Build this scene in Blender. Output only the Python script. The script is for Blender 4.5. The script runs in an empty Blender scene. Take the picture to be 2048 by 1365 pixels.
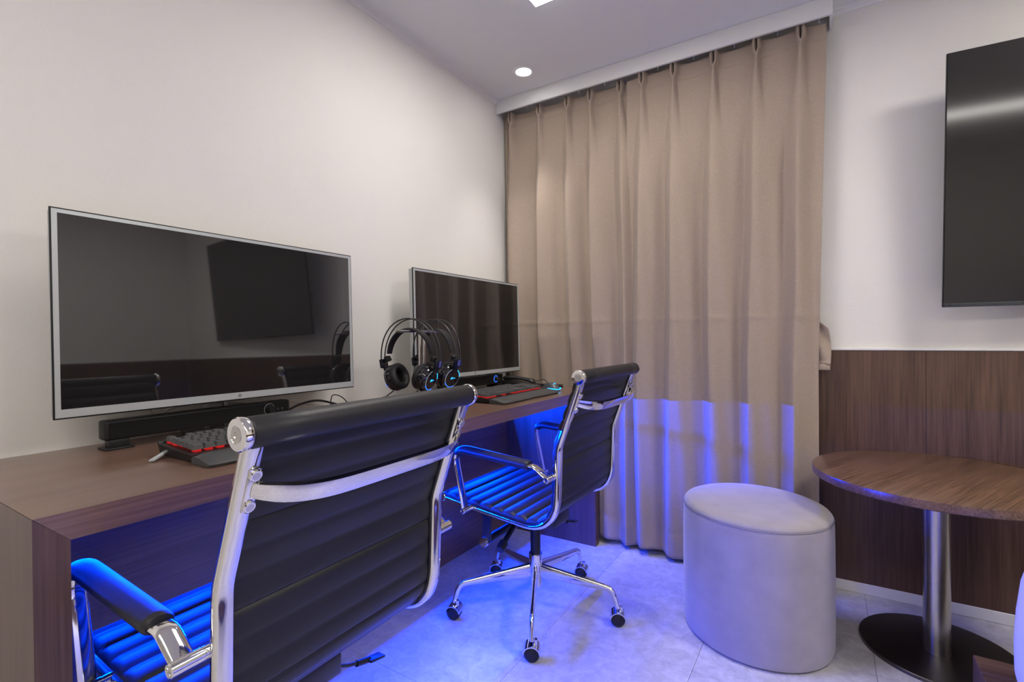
import bpy, bmesh, math, random
from mathutils import Vector, Matrix
random.seed(7)
sc = bpy.context.scene
COL = sc.collection
PI = math.pi

# ------------------------------------------------------------------ camera
cam_d = bpy.data.cameras.new('camera')
cam = bpy.data.objects.new('camera', cam_d); COL.objects.link(cam)
cam_d.sensor_width = 36.0; cam_d.sensor_fit = 'HORIZONTAL'
cam_d.lens = 996.3278 / 2048 * 36.0
cam_d.clip_start = 0.02
_pi, _ya, _ro = (math.radians(a) for a in (0.3775, 32.2562, -0.5816))
_F = Vector((-math.sin(_ya)*math.cos(_pi), math.cos(_ya)*math.cos(_pi), -math.sin(_pi)))
_R = Vector((math.cos(_ya), math.sin(_ya), 0)); _U = _R.cross(_F)
_R2 = _R*math.cos(_ro) + _U*math.sin(_ro); _U2 = -_R*math.sin(_ro) + _U*math.cos(_ro)
M = Matrix((_R2, _U2, -_F)).transposed().to_4x4(); M.translation = (0, 0, 1.0)
cam.matrix_world = M
sc.camera = cam

# ------------------------------------------------------------------ world, exposure
world = bpy.data.worlds.new('world'); sc.world = world; world.use_nodes = True
world.node_tree.nodes['Background'].inputs[0].default_value = (0.45, 0.60, 0.85, 1)
world.node_tree.nodes['Background'].inputs[1].default_value = 0.35
sc.view_settings.view_transform = 'Standard'
sc.view_settings.look = 'None'
sc.view_settings.exposure = 0.0
sc.view_settings.gamma = 1.0
sc.view_settings.use_curve_mapping = False
L_PANEL = (20.0, 38.0, 15.0)   # radiance of the square ceiling panels, the last one an added fill
L_LINE = 13.5       # radiance of the linear ceiling fixtures
P_DOWN = 13.0       # watts of each recessed downlight
L_LED = 9500.0      # radiance of the blue strip under the desk

# room measures (metres, camera stands over the origin)
XL, XR, YF, YB, ZC = -1.4873, 2.35, 2.3386, -2.3, 2.2663
ZD, DX, DY0, DY1, ZU, XP = 0.7535, -0.9335, 0.2261, 2.2477, 0.7115, -1.4302

# ------------------------------------------------------------------ materials
MATS = {}
def mat(name, col, rough=0.5, metal=0.0, ior=1.5, bump=None, var=None, emit=None, coat=0.0, spec=None, sheen=0.0):
    """bump=(scale, strength, distance); var=(scale, amount)"""
    if name in MATS: return MATS[name]
    m = bpy.data.materials.new(name); m.use_nodes = True
    nt = m.node_tree; b = nt.nodes['Principled BSDF']
    b.inputs['Base Color'].default_value = (*col, 1)
    b.inputs['Roughness'].default_value = rough
    b.inputs['Metallic'].default_value = metal
    b.inputs['IOR'].default_value = ior
    b.inputs['Coat Weight'].default_value = coat
    b.inputs['Sheen Weight'].default_value = sheen
    if spec is not None: b.inputs['Specular IOR Level'].default_value = spec
    tc = nt.nodes.new('ShaderNodeTexCoord')
    if var:
        n = nt.nodes.new('ShaderNodeTexNoise'); n.inputs['Scale'].default_value = var[0]; n.inputs['Detail'].default_value = 6
        nt.links.new(tc.outputs['Object'], n.inputs['Vector'])
        r = nt.nodes.new('ShaderNodeMapRange'); r.inputs[1].default_value = 0.25; r.inputs[2].default_value = 0.75
        r.inputs[3].default_value = 1 - var[1]; r.inputs[4].default_value = 1 + var[1]
        nt.links.new(n.outputs['Fac'], r.inputs[0])
        mx = nt.nodes.new('ShaderNodeVectorMath'); mx.operation = 'SCALE'
        mx.inputs[0].default_value = col; nt.links.new(r.outputs[0], mx.inputs['Scale'])
        nt.links.new(mx.outputs[0], b.inputs['Base Color'])
    if bump:
        n = nt.nodes.new('ShaderNodeTexNoise'); n.inputs['Scale'].default_value = bump[0]; n.inputs['Detail'].default_value = 3
        nt.links.new(tc.outputs['Object'], n.inputs['Vector'])
        bp = nt.nodes.new('ShaderNodeBump'); bp.inputs['Strength'].default_value = bump[1]; bp.inputs['Distance'].default_value = bump[2]
        nt.links.new(n.outputs['Fac'], bp.inputs['Height']); nt.links.new(bp.outputs[0], b.inputs['Normal'])
    if emit:
        b.inputs['Emission Color'].default_value = (*emit[0], 1); b.inputs['Emission Strength'].default_value = emit[1]
    MATS[name] = m
    return m

def wood(name, c_dark, c_light, axis, rough=0.35, fine=260.0, coarse=14.0, contrast=1.0, coat=0.0):
    if name in MATS: return MATS[name]
    m = bpy.data.materials.new(name); m.use_nodes = True
    nt = m.node_tree; b = nt.nodes['Principled BSDF']
    tc = nt.nodes.new('ShaderNodeTexCoord')
    def grain(sc_across, sc_along, detail):
        mp = nt.nodes.new('ShaderNodeMapping')
        s = [sc_across]*3; s['xyz'.index(axis)] = sc_along
        mp.inputs['Scale'].default_value = s
        nt.links.new(tc.outputs['Object'], mp.inputs['Vector'])
        n = nt.nodes.new('ShaderNodeTexNoise'); n.inputs['Scale'].default_value = 1.0; n.inputs['Detail'].default_value = detail
        nt.links.new(mp.outputs[0], n.inputs['Vector']); return n.outputs['Fac']
    g1 = grain(fine, 5.0, 3); g2 = grain(coarse, 0.8, 4)
    a = nt.nodes.new('ShaderNodeMath'); a.operation = 'MULTIPLY_ADD'
    nt.links.new(g1, a.inputs[0]); a.inputs[1].default_value = 0.55
    h = nt.nodes.new('ShaderNodeMath'); h.operation = 'MULTIPLY'; nt.links.new(g2, h.inputs[0]); h.inputs[1].default_value = 0.45
    nt.links.new(h.outputs[0], a.inputs[2])
    r = nt.nodes.new('ShaderNodeMapRange'); r.inputs[1].default_value = 0.5 - 0.17/contrast; r.inputs[2].default_value = 0.5 + 0.17/contrast
    nt.links.new(a.outputs[0], r.inputs[0])
    cr = nt.nodes.new('ShaderNodeMix'); cr.data_type = 'RGBA'
    cr.inputs[6].default_value = (*c_dark, 1); cr.inputs[7].default_value = (*c_light, 1)
    nt.links.new(r.outputs[0], cr.inputs[0]); nt.links.new(cr.outputs[2], b.inputs['Base Color'])
    b.inputs['Roughness'].default_value = rough; b.inputs['Coat Weight'].default_value = coat; b.inputs['Coat Roughness'].default_value = 0.22
    bp = nt.nodes.new('ShaderNodeBump'); bp.inputs['Strength'].default_value = 0.25; bp.inputs['Distance'].default_value = 0.0006
    nt.links.new(g1, bp.inputs['Height']); nt.links.new(bp.outputs[0], b.inputs['Normal'])
    MATS[name] = m
    return m

def fabric(name, col, weave=900.0):
    m = mat(name, col, rough=0.85, sheen=0.15, var=(420.0, 0.22), bump=(weave, 0.35, 0.0006), spec=0.2)
    return m

def emis(name, col, strength):
    if name in MATS: return MATS[name]
    m = bpy.data.materials.new(name); m.use_nodes = True
    nt = m.node_tree; nt.nodes.remove(nt.nodes['Principled BSDF'])
    e = nt.nodes.new('ShaderNodeEmission'); e.inputs[0].default_value = (*col, 1); e.inputs[1].default_value = strength
    nt.links.new(e.outputs[0], nt.nodes['Material Output'].inputs[0]); MATS[name] = m
    return m

WALL = mat('wall_paper', (0.735, 0.712, 0.668), rough=0.75, bump=(260.0, 0.5, 0.0018), var=(3.0, 0.015), spec=0.3)
WALLR = WALL
CEIL = mat('ceiling_paper', (0.75, 0.75, 0.73), rough=0.8, bump=(320.0, 0.25, 0.001), spec=0.2)
WHITE = mat('white_paint', (0.74, 0.73, 0.71), rough=0.45)
WHITEP = mat('white_plastic', (0.78, 0.78, 0.78), rough=0.4)
GROUT = mat('joint', (0.30, 0.29, 0.29), rough=0.9)
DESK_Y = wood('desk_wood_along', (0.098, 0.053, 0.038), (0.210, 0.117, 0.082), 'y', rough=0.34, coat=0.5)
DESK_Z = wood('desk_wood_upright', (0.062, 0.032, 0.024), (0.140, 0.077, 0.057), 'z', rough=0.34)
PANEL = wood('wainscot_wood', (0.048, 0.022, 0.014), (0.130, 0.068, 0.043), 'z', rough=0.42, fine=150, coarse=16)
TABLE = wood('table_wood', (0.072, 0.036, 0.018), (0.180, 0.098, 0.054), 'x', rough=0.27, fine=230, coarse=12, contrast=1.3)
CURT = fabric('curtain_fabric', (0.36, 0.285, 0.225))
SUEDE = mat('suede', (0.35, 0.315, 0.30), rough=0.9, sheen=0.4, var=(14.0, 0.10), bump=(700.0, 0.25, 0.0005), spec=0.15)
CHROME = mat('chrome', (0.78, 0.77, 0.76), rough=0.06, metal=1.0)
STEEL = mat('brushed_steel', (0.55, 0.53, 0.50), rough=0.28, metal=1.0, var=(60, 0.05))
DARKSTEEL = mat('dark_steel', (0.13, 0.12, 0.115), rough=0.36, metal=1.0)
LEATHER = mat('black_leather', (0.018, 0.018, 0.020), rough=0.42, spec=0.32, bump=(900.0, 0.35, 0.0004))
BLACK = mat('black_plastic', (0.012, 0.012, 0.013), rough=0.42, spec=0.35)
BLACKM = mat('black_metal', (0.02, 0.02, 0.022), rough=0.35)
GLOSSBLK = mat('gloss_black', (0.010, 0.010, 0.012), rough=0.08, coat=0.3)
KEYC = mat('key_plastic', (0.055, 0.055, 0.056), rough=0.55)
REST = mat('wrist_pad', (0.045, 0.045, 0.047), rough=0.5, bump=(800, 0.2, 0.0004))
SILVER = mat('silver_bezel', (0.47, 0.49, 0.485), rough=0.35, metal=0.25)
SILVERD = mat('grey_metal', (0.22, 0.22, 0.23), rough=0.4, metal=0.6)
SCREEN = mat('screen_glass', (0.013, 0.0125, 0.013), rough=0.03, ior=1.9)
TVSCR = mat('tv_glass', (0.014, 0.0125, 0.012), rough=0.085, ior=1.62)
CABLEW = mat('white_cable', (0.62, 0.57, 0.53), rough=0.5)
DUVET = mat('white_linen', (0.80, 0.80, 0.82), rough=0.9, bump=(500, 0.2, 0.0005))
E_RED = emis('key_backlight', (1.0, 0.030, 0.028), 0.5)
E_BLUE = emis('blue_led', (0.03, 0.16, 1.0), 2.6)
E_CYAN = emis('cyan_led', (0.02, 0.42, 1.0), 2.4)
E_WHITE = emis('white_led', (0.75, 0.85, 1.0), 0.7)
E_LED = emis('led_strip_light', (0.0, 0.036, 1.0), L_LED)
E_PANEL = [emis('panel_light_%d' % i, (1.0, 0.955, 0.91), v) for i, v in enumerate(L_PANEL)]
E_LINE = emis('line_light', (1.0, 0.95, 0.90), L_LINE)
E_DOWN = emis('downlight_lens', (1.0, 0.98, 0.97), 24.0)

# ------------------------------------------------------------------ mesh helpers
class MB:
    def __init__(s): s.bm = bmesh.new()
    def box(s, c, d, rot=None, bev=0.0, seg=2):
        t = bmesh.new(); bmesh.ops.create_cube(t, size=1.0)
        for v in t.verts: v.co = Vector((v.co.x*d[0], v.co.y*d[1], v.co.z*d[2]))
        if bev: bmesh.ops.bevel(t, geom=list(t.edges), offset=bev, segments=seg, affect='EDGES', profile=0.5)
        mx = Matrix.Translation(Vector(c))
        if rot is not None: mx = mx @ rot
        s.merge(t, mx); return s
    def merge(s, t, mx=None):
        if mx is not None: bmesh.ops.transform(t, matrix=mx, verts=t.verts)
        me = bpy.data.meshes.new('tmp'); t.to_mesh(me); t.free(); s.bm.from_mesh(me); bpy.data.meshes.remove(me)
    def ring_faces(s, rings, closed_ring=True, cap=True, loop=False):
        n = len(rings[0]); vs = [[s.bm.verts.new(p) for p in r] for r in rings]
        m = len(vs)
        for i in range(m if loop else m-1):
            a, b = vs[i], vs[(i+1) % m]
            for j in range(n if closed_ring else n-1):
                k = (j+1) % n
                try: s.bm.faces.new((a[j], a[k], b[k], b[j]))
                except ValueError: pass
        if cap and closed_ring and not loop:
            try: s.bm.faces.new(list(reversed(vs[0]))); s.bm.faces.new(vs[-1])
            except ValueError: pass
        return s
    def tube(s, path, r, seg=10, cap=True, loop=False, flat=None, up=Vector((0, 0, 1))):
        """flat=(a,b): elliptical section half sizes along side / up; r a number or list"""
        P = [Vector(p) for p in path]; n = len(P); rings = []
        prev = None
        for i in range(n):
            if loop: t = P[(i+1) % n] - P[i-1]
            else: t = (P[min(i+1, n-1)] - P[max(i-1, 0)])
            t.normalize()
            if prev is None:
                u = up if abs(t.dot(up)) < 0.97 else Vector((1, 0, 0))
                side = t.cross(u).normalized()
            else:
                side = (prev - t*prev.dot(t)).normalized()
            prev = side; w = side.cross(t).normalized()
            rr = r[i] if isinstance(r, (list, tuple)) else r
            a, b = (flat[0]*rr, flat[1]*rr) if flat else (rr, rr)
            rings.append([P[i] + side*(a*math.cos(2*PI*j/seg)) + w*(b*math.sin(2*PI*j/seg)) for j in range(seg)])
        return s.ring_faces(rings, cap=cap, loop=loop)
    def cyl(s, p0, p1, r, seg=20, r1=None):
        return s.tube([p0, p1], [r, r if r1 is None else r1], seg)
    def lathe(s, prof, c=(0, 0, 0), axis='z', seg=32, sx=1.0, sy=1.0):
        rings = []
        for (r, h) in prof:
            ring = []
            for j in range(seg):
                a = 2*PI*j/seg; x, y = r*sx*math.cos(a), r*sy*math.sin(a)
                p = {'z': (x, y, h), 'x': (h, x, y), 'y': (x, h, y)}[axis]
                ring.append(Vector(c) + Vector(p))
            rings.append(ring)
        return s.ring_faces(rings)
    def prism(s, pts, z0, z1, mx=None):
        """polygon in xy extruded along z"""
        t = bmesh.new()
        a = [t.verts.new((x, y, z0)) for x, y in pts]; b = [t.verts.new((x, y, z1)) for x, y in pts]
        n = len(pts)
        for i in range(n): t.faces.new((a[i], a[(i+1) % n], b[(i+1) % n], b[i]))
        t.faces.new(list(reversed(a))); t.faces.new(b)
        s.merge(t, mx); return s
    def grid(s, fn, nu, nv):
        vs = [[s.bm.verts.new(fn(i/(nu-1), j/(nv-1))) for i in range(nu)] for j in range(nv)]
        for j in range(nv-1):
            for i in range(nu-1):
                s.bm.faces.new((vs[j][i], vs[j][i+1], vs[j+1][i+1], vs[j+1][i]))
        return s
    def mesh(s, name, material, smooth=True, ang=38):
        bmesh.ops.recalc_face_normals(s.bm, faces=s.bm.faces)
        me = bpy.data.meshes.new(name); s.bm.to_mesh(me); s.bm.free()
        me.materials.append(material)
        if smooth:
            for p in me.polygons: p.use_smooth = True
            me.set_sharp_from_angle(angle=math.radians(ang))
        return me
    def build(s, name, material, parent=None, loc=None, smooth=True, ang=38):
        return link(name, s.mesh(name, material, smooth, ang), parent, loc)

def link(name, me, parent=None, loc=None):
    o = bpy.data.objects.new(name, me); COL.objects.link(o)
    if parent is not None: o.parent = parent
    if loc is not None: o.location = loc
    return o
def tag(o, label=None, cat=None, group=None, kind=None):
    if label: o['label'] = label
    if cat: o['category'] = cat
    if group: o['group'] = group
    if kind: o['kind'] = kind
    return o
def thing(name, label, cat, loc, rz=0.0, group=None):
    o = bpy.data.objects.new(name, None); COL.objects.link(o)
    o.empty_display_size = 0.05
    o.location = loc; o.rotation_euler = (0, 0, rz)
    return tag(o, label, cat, group)
def copy_tree(o, parent=None):
    c = o.copy(); COL.objects.link(c); c.parent = parent
    for ch in list(o.children): copy_tree(ch, c)
    return c
def fillet(pts, radii, n=8):
    """2D polyline with rounded corners"""
    out = [Vector(pts[0])]
    for i in range(1, len(pts)-1):
        p, a, b = Vector(pts[i]), Vector(pts[i-1]), Vector(pts[i+1]); r = radii[i-1]
        if r <= 0: out.append(p); continue
        u, w = (a-p).normalized(), (b-p).normalized()
        half = math.acos(max(-1, min(1, u.dot(w))))/2
        d = min(r/math.tan(half), (a-p).length*0.49, (b-p).length*0.49)
        s, e = p+u*d, p+w*d
        for k in range(n+1):
            t = k/n; out.append(s*(1-t)**2 + p*2*t*(1-t) + e*t*t)
    out.append(Vector(pts[-1])); return out
def resample(path, step):
    out = [path[0].copy()]; acc = 0.0
    L = [0]
    for a, b in zip(path, path[1:]): L.append(L[-1] + (b-a).length)
    n = max(2, int(round(L[-1]/step))); k = 0
    for i in range(1, n+1):
        d = L[-1]*i/n
        while k < len(L)-2 and L[k+1] < d: k += 1
        t = (d-L[k])/max(1e-9, L[k+1]-L[k]); out.append(path[k].lerp(path[k+1], t))
    return out, L[-1]

# ------------------------------------------------------------------ the room
def struct(name, label, mb, m, loc=None, smooth=False):
    o = mb.build(name, m, None, loc, smooth=smooth); return tag(o, label, None, None, 'structure')
T = 0.12
floor = struct('floor', 'pale grey stone look floor of square tiles', MB().box(((XL+XR)/2, (YB+YF)/2, -0.055), (XR-XL+2*T, YF-YB+2*T, 0.1)), GROUT)
TILE_M = None
def tile_material():
    m = mat('floor_tile', (0.55, 0.53, 0.515), rough=0.38, var=(9.0, 0.10), bump=(160.0, 0.12, 0.0008))
    nt = m.node_tree; b = nt.nodes['Principled BSDF']; src = b.inputs['Base Color'].links[0].from_socket
    geo = nt.nodes.new('ShaderNodeNewGeometry'); n = nt.nodes.new('ShaderNodeTexNoise')
    n.inputs['Scale'].default_value = 26.0; n.inputs['Detail'].default_value = 9.0; n.inputs['Roughness'].default_value = 0.72; n.inputs['Distortion'].default_value = 0.6
    nt.links.new(geo.outputs['Position'], n.inputs['Vector'])
    r = nt.nodes.new('ShaderNodeMapRange'); r.inputs[1].default_value = 0.32; r.inputs[2].default_value = 0.68; r.inputs[3].default_value = 0.74; r.inputs[4].default_value = 1.14
    nt.links.new(n.outputs['Fac'], r.inputs[0])
    mx = nt.nodes.new('ShaderNodeVectorMath'); mx.operation = 'SCALE'
    nt.links.new(src, mx.inputs[0]); nt.links.new(r.outputs[0], mx.inputs['Scale']); nt.links.new(mx.outputs[0], b.inputs['Base Color'])
    return m
tm = tile_material(); P_T = 0.4635; GAP = 0.0009
def cuts(lo, hi, ref):
    k0 = math.floor((lo-ref)/P_T); c = [lo]; k = k0+1
    while ref+k*P_T < hi: c.append(ref+k*P_T); k += 1
    return c + [hi]
cx, cy = cuts(XL, XR, -0.344), cuts(YB, YF, 1.068); cache = {}
for i in range(len(cx)-1):
    for j in range(len(cy)-1):
        w, d = round(cx[i+1]-cx[i], 4), round(cy[j+1]-cy[j], 4)
        if (w, d) not in cache:
            cache[(w, d)] = MB().box((0, 0, -0.0025), (w-GAP, d-GAP, 0.005), bev=0.0006, seg=1).mesh('floor_tile', tm, smooth=False)
        link('floor_tile', cache[(w, d)], floor, ((cx[i]+cx[i+1])/2, (cy[j]+cy[j+1])/2, 0))

struct('ceiling', 'flat pale ceiling', MB().box(((XL+XR)/2, (YB+YF)/2, ZC+0.05), (XR-XL+2*T, YF-YB+2*T, 0.1)), CEIL)
struct('wall_left', 'plain white papered wall behind the desk', MB().box((XL-T/2, (YB+YF)/2, ZC/2), (T, YF-YB+2*T, ZC)), WALL)
struct('wall_right', 'white papered wall facing the desk', MB().box((XR+T/2, (YB+YF)/2, ZC/2), (T, YF-YB+2*T, ZC)), WALL)
struct('wall_back', 'white papered wall behind the camera', MB().box(((XL+XR)/2, YB-T/2, ZC/2), (XR-XL, T, ZC)), WALL)
# far wall with a window opening behind the curtains
WX0, WX1, WZ0, WZ1 = -1.32, -0.22, 0.85, 2.12
wf = MB()
yc = YF+T/2
wf.box(((XL+WX0)/2, yc, ZC/2), (WX0-XL, T, ZC)); wf.box(((WX1+XR)/2, yc, ZC/2), (XR-WX1, T, ZC))
wf.box(((WX0+WX1)/2, yc, WZ0/2), (WX1-WX0, T, WZ0)); wf.box(((WX0+WX1)/2, yc, (WZ1+ZC)/2), (WX1-WX0, T, ZC-WZ1))
struct('wall_far', 'white papered wall with curtains and television', wf, WALL)
wn = MB()
for x in (WX0+0.02, (WX0+WX1)/2, WX1-0.02): wn.box((x, YF+0.06, (WZ0+WZ1)/2), (0.04, 0.05, WZ1-WZ0))
for z in (WZ0+0.02, WZ1-0.02): wn.box(((WX0+WX1)/2, YF+0.06, z), (WX1-WX0, 0.05, 0.04))
win = struct('window_1', 'window hidden behind the curtains', wn, SILVERD)
MB().box(((WX0+WX1)/2, YF+0.06, (WZ0+WZ1)/2), (WX1-WX0-0.04, 0.006, WZ1-WZ0-0.04)).build('pane', mat('frosted_pane', (0.35, 0.42, 0.5), rough=0.2), win)

# cove mouldings
def cove(name, label, p0, p1, inward, s=0.020):
    prof = [(0, 0), (s, 0), (s*0.86, -s*0.28), (s*0.5, -s*0.5), (s*0.28, -s*0.86), (0, -s)]
    a, b, n = Vector(p0), Vector(p1), Vector(inward)
    mb = MB(); mb.ring_faces([[q + n*u + Vector((0, 0, w)) for u, w in prof] for q in (a, b)])
    return struct(name, label, mb, WHITE)
cove('trim_1', 'slim cove moulding above the desk wall', (XL, YB, ZC), (XL, 2.2173, ZC), (1, 0, 0))
cove('trim_2', 'slim cove moulding above the television wall', (0.0272, YF, ZC), (XR, YF, ZC), (0, -1, 0))
cove('trim_3', 'slim cove moulding above the right wall', (XR, YB, ZC), (XR, YF, ZC), (-1, 0, 0))
# baseboards
def base(name, label, lo, hi):
    return struct(name, label, MB().box([(a+b)/2 for a, b in zip(lo, hi)], [b-a for a, b in zip(lo, hi)], bev=0.002, seg=1), WHITE)
base('baseboard_far', 'white baseboard below the wood wall panels', (XL, YF-0.011, 0), (XR, YF, 0.0415))
base('baseboard_right', 'white baseboard on the right wall', (XR-0.011, YB, 0), (XR, YF-0.011, 0.0415))
# wainscot of wood laminate sheets
ZW = 0.9376
ws = struct('trim_4', 'dark walnut wainscot panelling under the television', MB().box(((-0.25+XR)/2, YF-0.003, (0.0415+ZW)/2), (XR+0.25, 0.006, ZW-0.0415)), GROUT)
xs = [-0.25, 0.305, 1.215, XR-0.012]
for a, b in zip(xs, xs[1:]):
    MB().box((0, 0, 0), (b-a-0.001, 0.004, ZW-0.0415-0.001), bev=0.0005, seg=1).build('panel', PANEL, ws, ((a+b)/2, YF-0.008, (0.0415+ZW)/2), smooth=False)
ws2 = struct('trim_5', 'dark walnut wainscot panelling on the right wall', MB().box((XR-0.003, (YB+YF)/2, (0.0415+ZW)/2), (0.006, YF-YB, ZW-0.0415)), GROUT)
ys = [YB, -1.39, -0.48, 0.43, 1.34, YF-0.012]
for a, b in zip(ys, ys[1:]):
    MB().box((0, 0, 0), (0.004, b-a-0.001, ZW-0.0415-0.001), bev=0.0005, seg=1).build('panel', PANEL, ws2, (XR-0.008, (a+b)/2, (0.0415+ZW)/2), smooth=False)
base('trim_6', 'thin white cap strip on the wainscot below the television', (-0.25, YF-0.014, ZW), (XR, YF, ZW+0.011))
base('trim_7', 'thin white cap strip on the right wall wainscot', (XR-0.014, YB, ZW), (XR, YF-0.014, ZW+0.011))

# ------------------------------------------------------------------ ceiling lights
def downlight(x, y, label, p=P_DOWN, spread=150):
    t = thing('downlight', label, 'ceiling light', (x, y, ZC), 0, 'recessed ceiling downlights')
    MB().lathe([(0.036, -0.0015), (0.038, -0.004), (0.050, -0.004), (0.052, -0.0015), (0.052, 0.0), (0.036, 0.0)], seg=40).build('trim_ring', WHITEP, t)
    MB().lathe([(0.001, -0.002), (0.036, -0.0022), (0.0362, -0.0005), (0.001, -0.0005)], seg=40).build('lens', E_DOWN, t)
    if spread < 100:
        ld = bpy.data.lights.new('downlight_lamp', 'SPOT'); ld.spot_size = math.radians(spread); ld.spot_blend = 1.0; ld.shadow_soft_size = 0.030
    else:
        ld = bpy.data.lights.new('downlight_lamp', 'AREA'); ld.shape = 'DISK'; ld.size = 0.068; ld.spread = math.radians(spread)
    ld.energy = p; ld.color = (1.0, 0.965, 0.93)
    lo = bpy.data.objects.new('lamp', ld); COL.objects.link(lo); lo.parent = t; lo.location = (0, 0, -0.006)
    return t
downlight(-1.2114, 2.0463, 'small round recessed downlight in the ceiling near the curtain corner', 34.0, 66)
def panel_light(x, y, w, d, label, i=0):
    t = thing('ceiling_panel_light', label, 'ceiling light', (x, y, ZC), 0, 'square ceiling light panels')
    MB().box((0, 0, -0.004), (w, d, 0.008)).build('frame', WHITEP, t, smooth=False)
    MB().box((0, 0, -0.009), (w-0.006, d-0.006, 0.002)).build('diffuser', E_PANEL[i], t, smooth=False)
panel_light(-0.9298+0.225, 1.6652-0.225, 0.45, 0.45, 'square white glowing ceiling light panel at the top of the picture')
panel_light(1.10, 1.35, 0.45, 0.45, 'square ceiling light panel above the foot of the bed', 1)
panel_light(-0.70, -0.55, 0.45, 0.45, 'added square fill light panel behind the camera, out of view', 2)  # added unseen lamp that brightens the near part of the desk wall
def line_light(x, y, w, d, label):
    t = thing('linear_ceiling_light', label, 'ceiling light', (x, y, ZC))
    MB().box((0, 0, -0.02), (w, d, 0.04), bev=0.004).build('housing', WHITEP, t)
    MB().box((0, 0, -0.0415), (w-0.02, d-0.02, 0.003)).build('diffuser', E_LINE, t, smooth=False)
line_light(0.9, -0.80, 2.6, 0.32, 'long white linear ceiling light at the back of the room')

# ------------------------------------------------------------------ curtain box, rail, curtains
YV, ZV, XV = 2.2173, 2.1953, 0.0272
cb = thing('curtain_box', 'white curtain box fascia along the ceiling above the curtains', 'curtain box', (XL, YV, ZV))
def W(mb, off): bmesh.ops.translate(mb.bm, verts=mb.bm.verts, vec=Vector(off)); return mb
MB().box(((XV-XL)/2, 0.006, (ZC-ZV)/2), (XV-XL-0.002, 0.012, ZC-ZV-0.001), bev=0.001, seg=1).build('fascia', WHITE, cb, smooth=False)
MB().box((XV-XL-0.006, (YF-YV)/2+0.006, (ZC-ZV)/2), (0.010, YF-YV-0.014, ZC-ZV-0.001)).build('end_panel', WHITE, cb, smooth=False)
YC = 2.275
cr = thing('curtain_rail', 'white curtain rail with small ring runners inside the curtain box', 'curtain rail', (XL, YC, ZC))
MB().box(((XV-XL)/2, 0, -0.012), (XV-XL-0.03, 0.022, 0.023)).build('rail', WHITEP, cr, smooth=False)
for x in (-1.33, -1.17, -1.03, -0.895, -0.64, -0.485, -0.32, -0.16, -0.018):
    path = [(x-XL, 0.007*math.cos(2*PI*k/14), -0.052+0.007*math.sin(2*PI*k/14)) for k in range(14)]
    mb = MB().tube(path, 0.0016, 6, loop=True); mb.box((x-XL, 0, -0.034), (0.006, 0.006, 0.022))
    mb.build('runner', WHITEP, cr)

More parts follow.
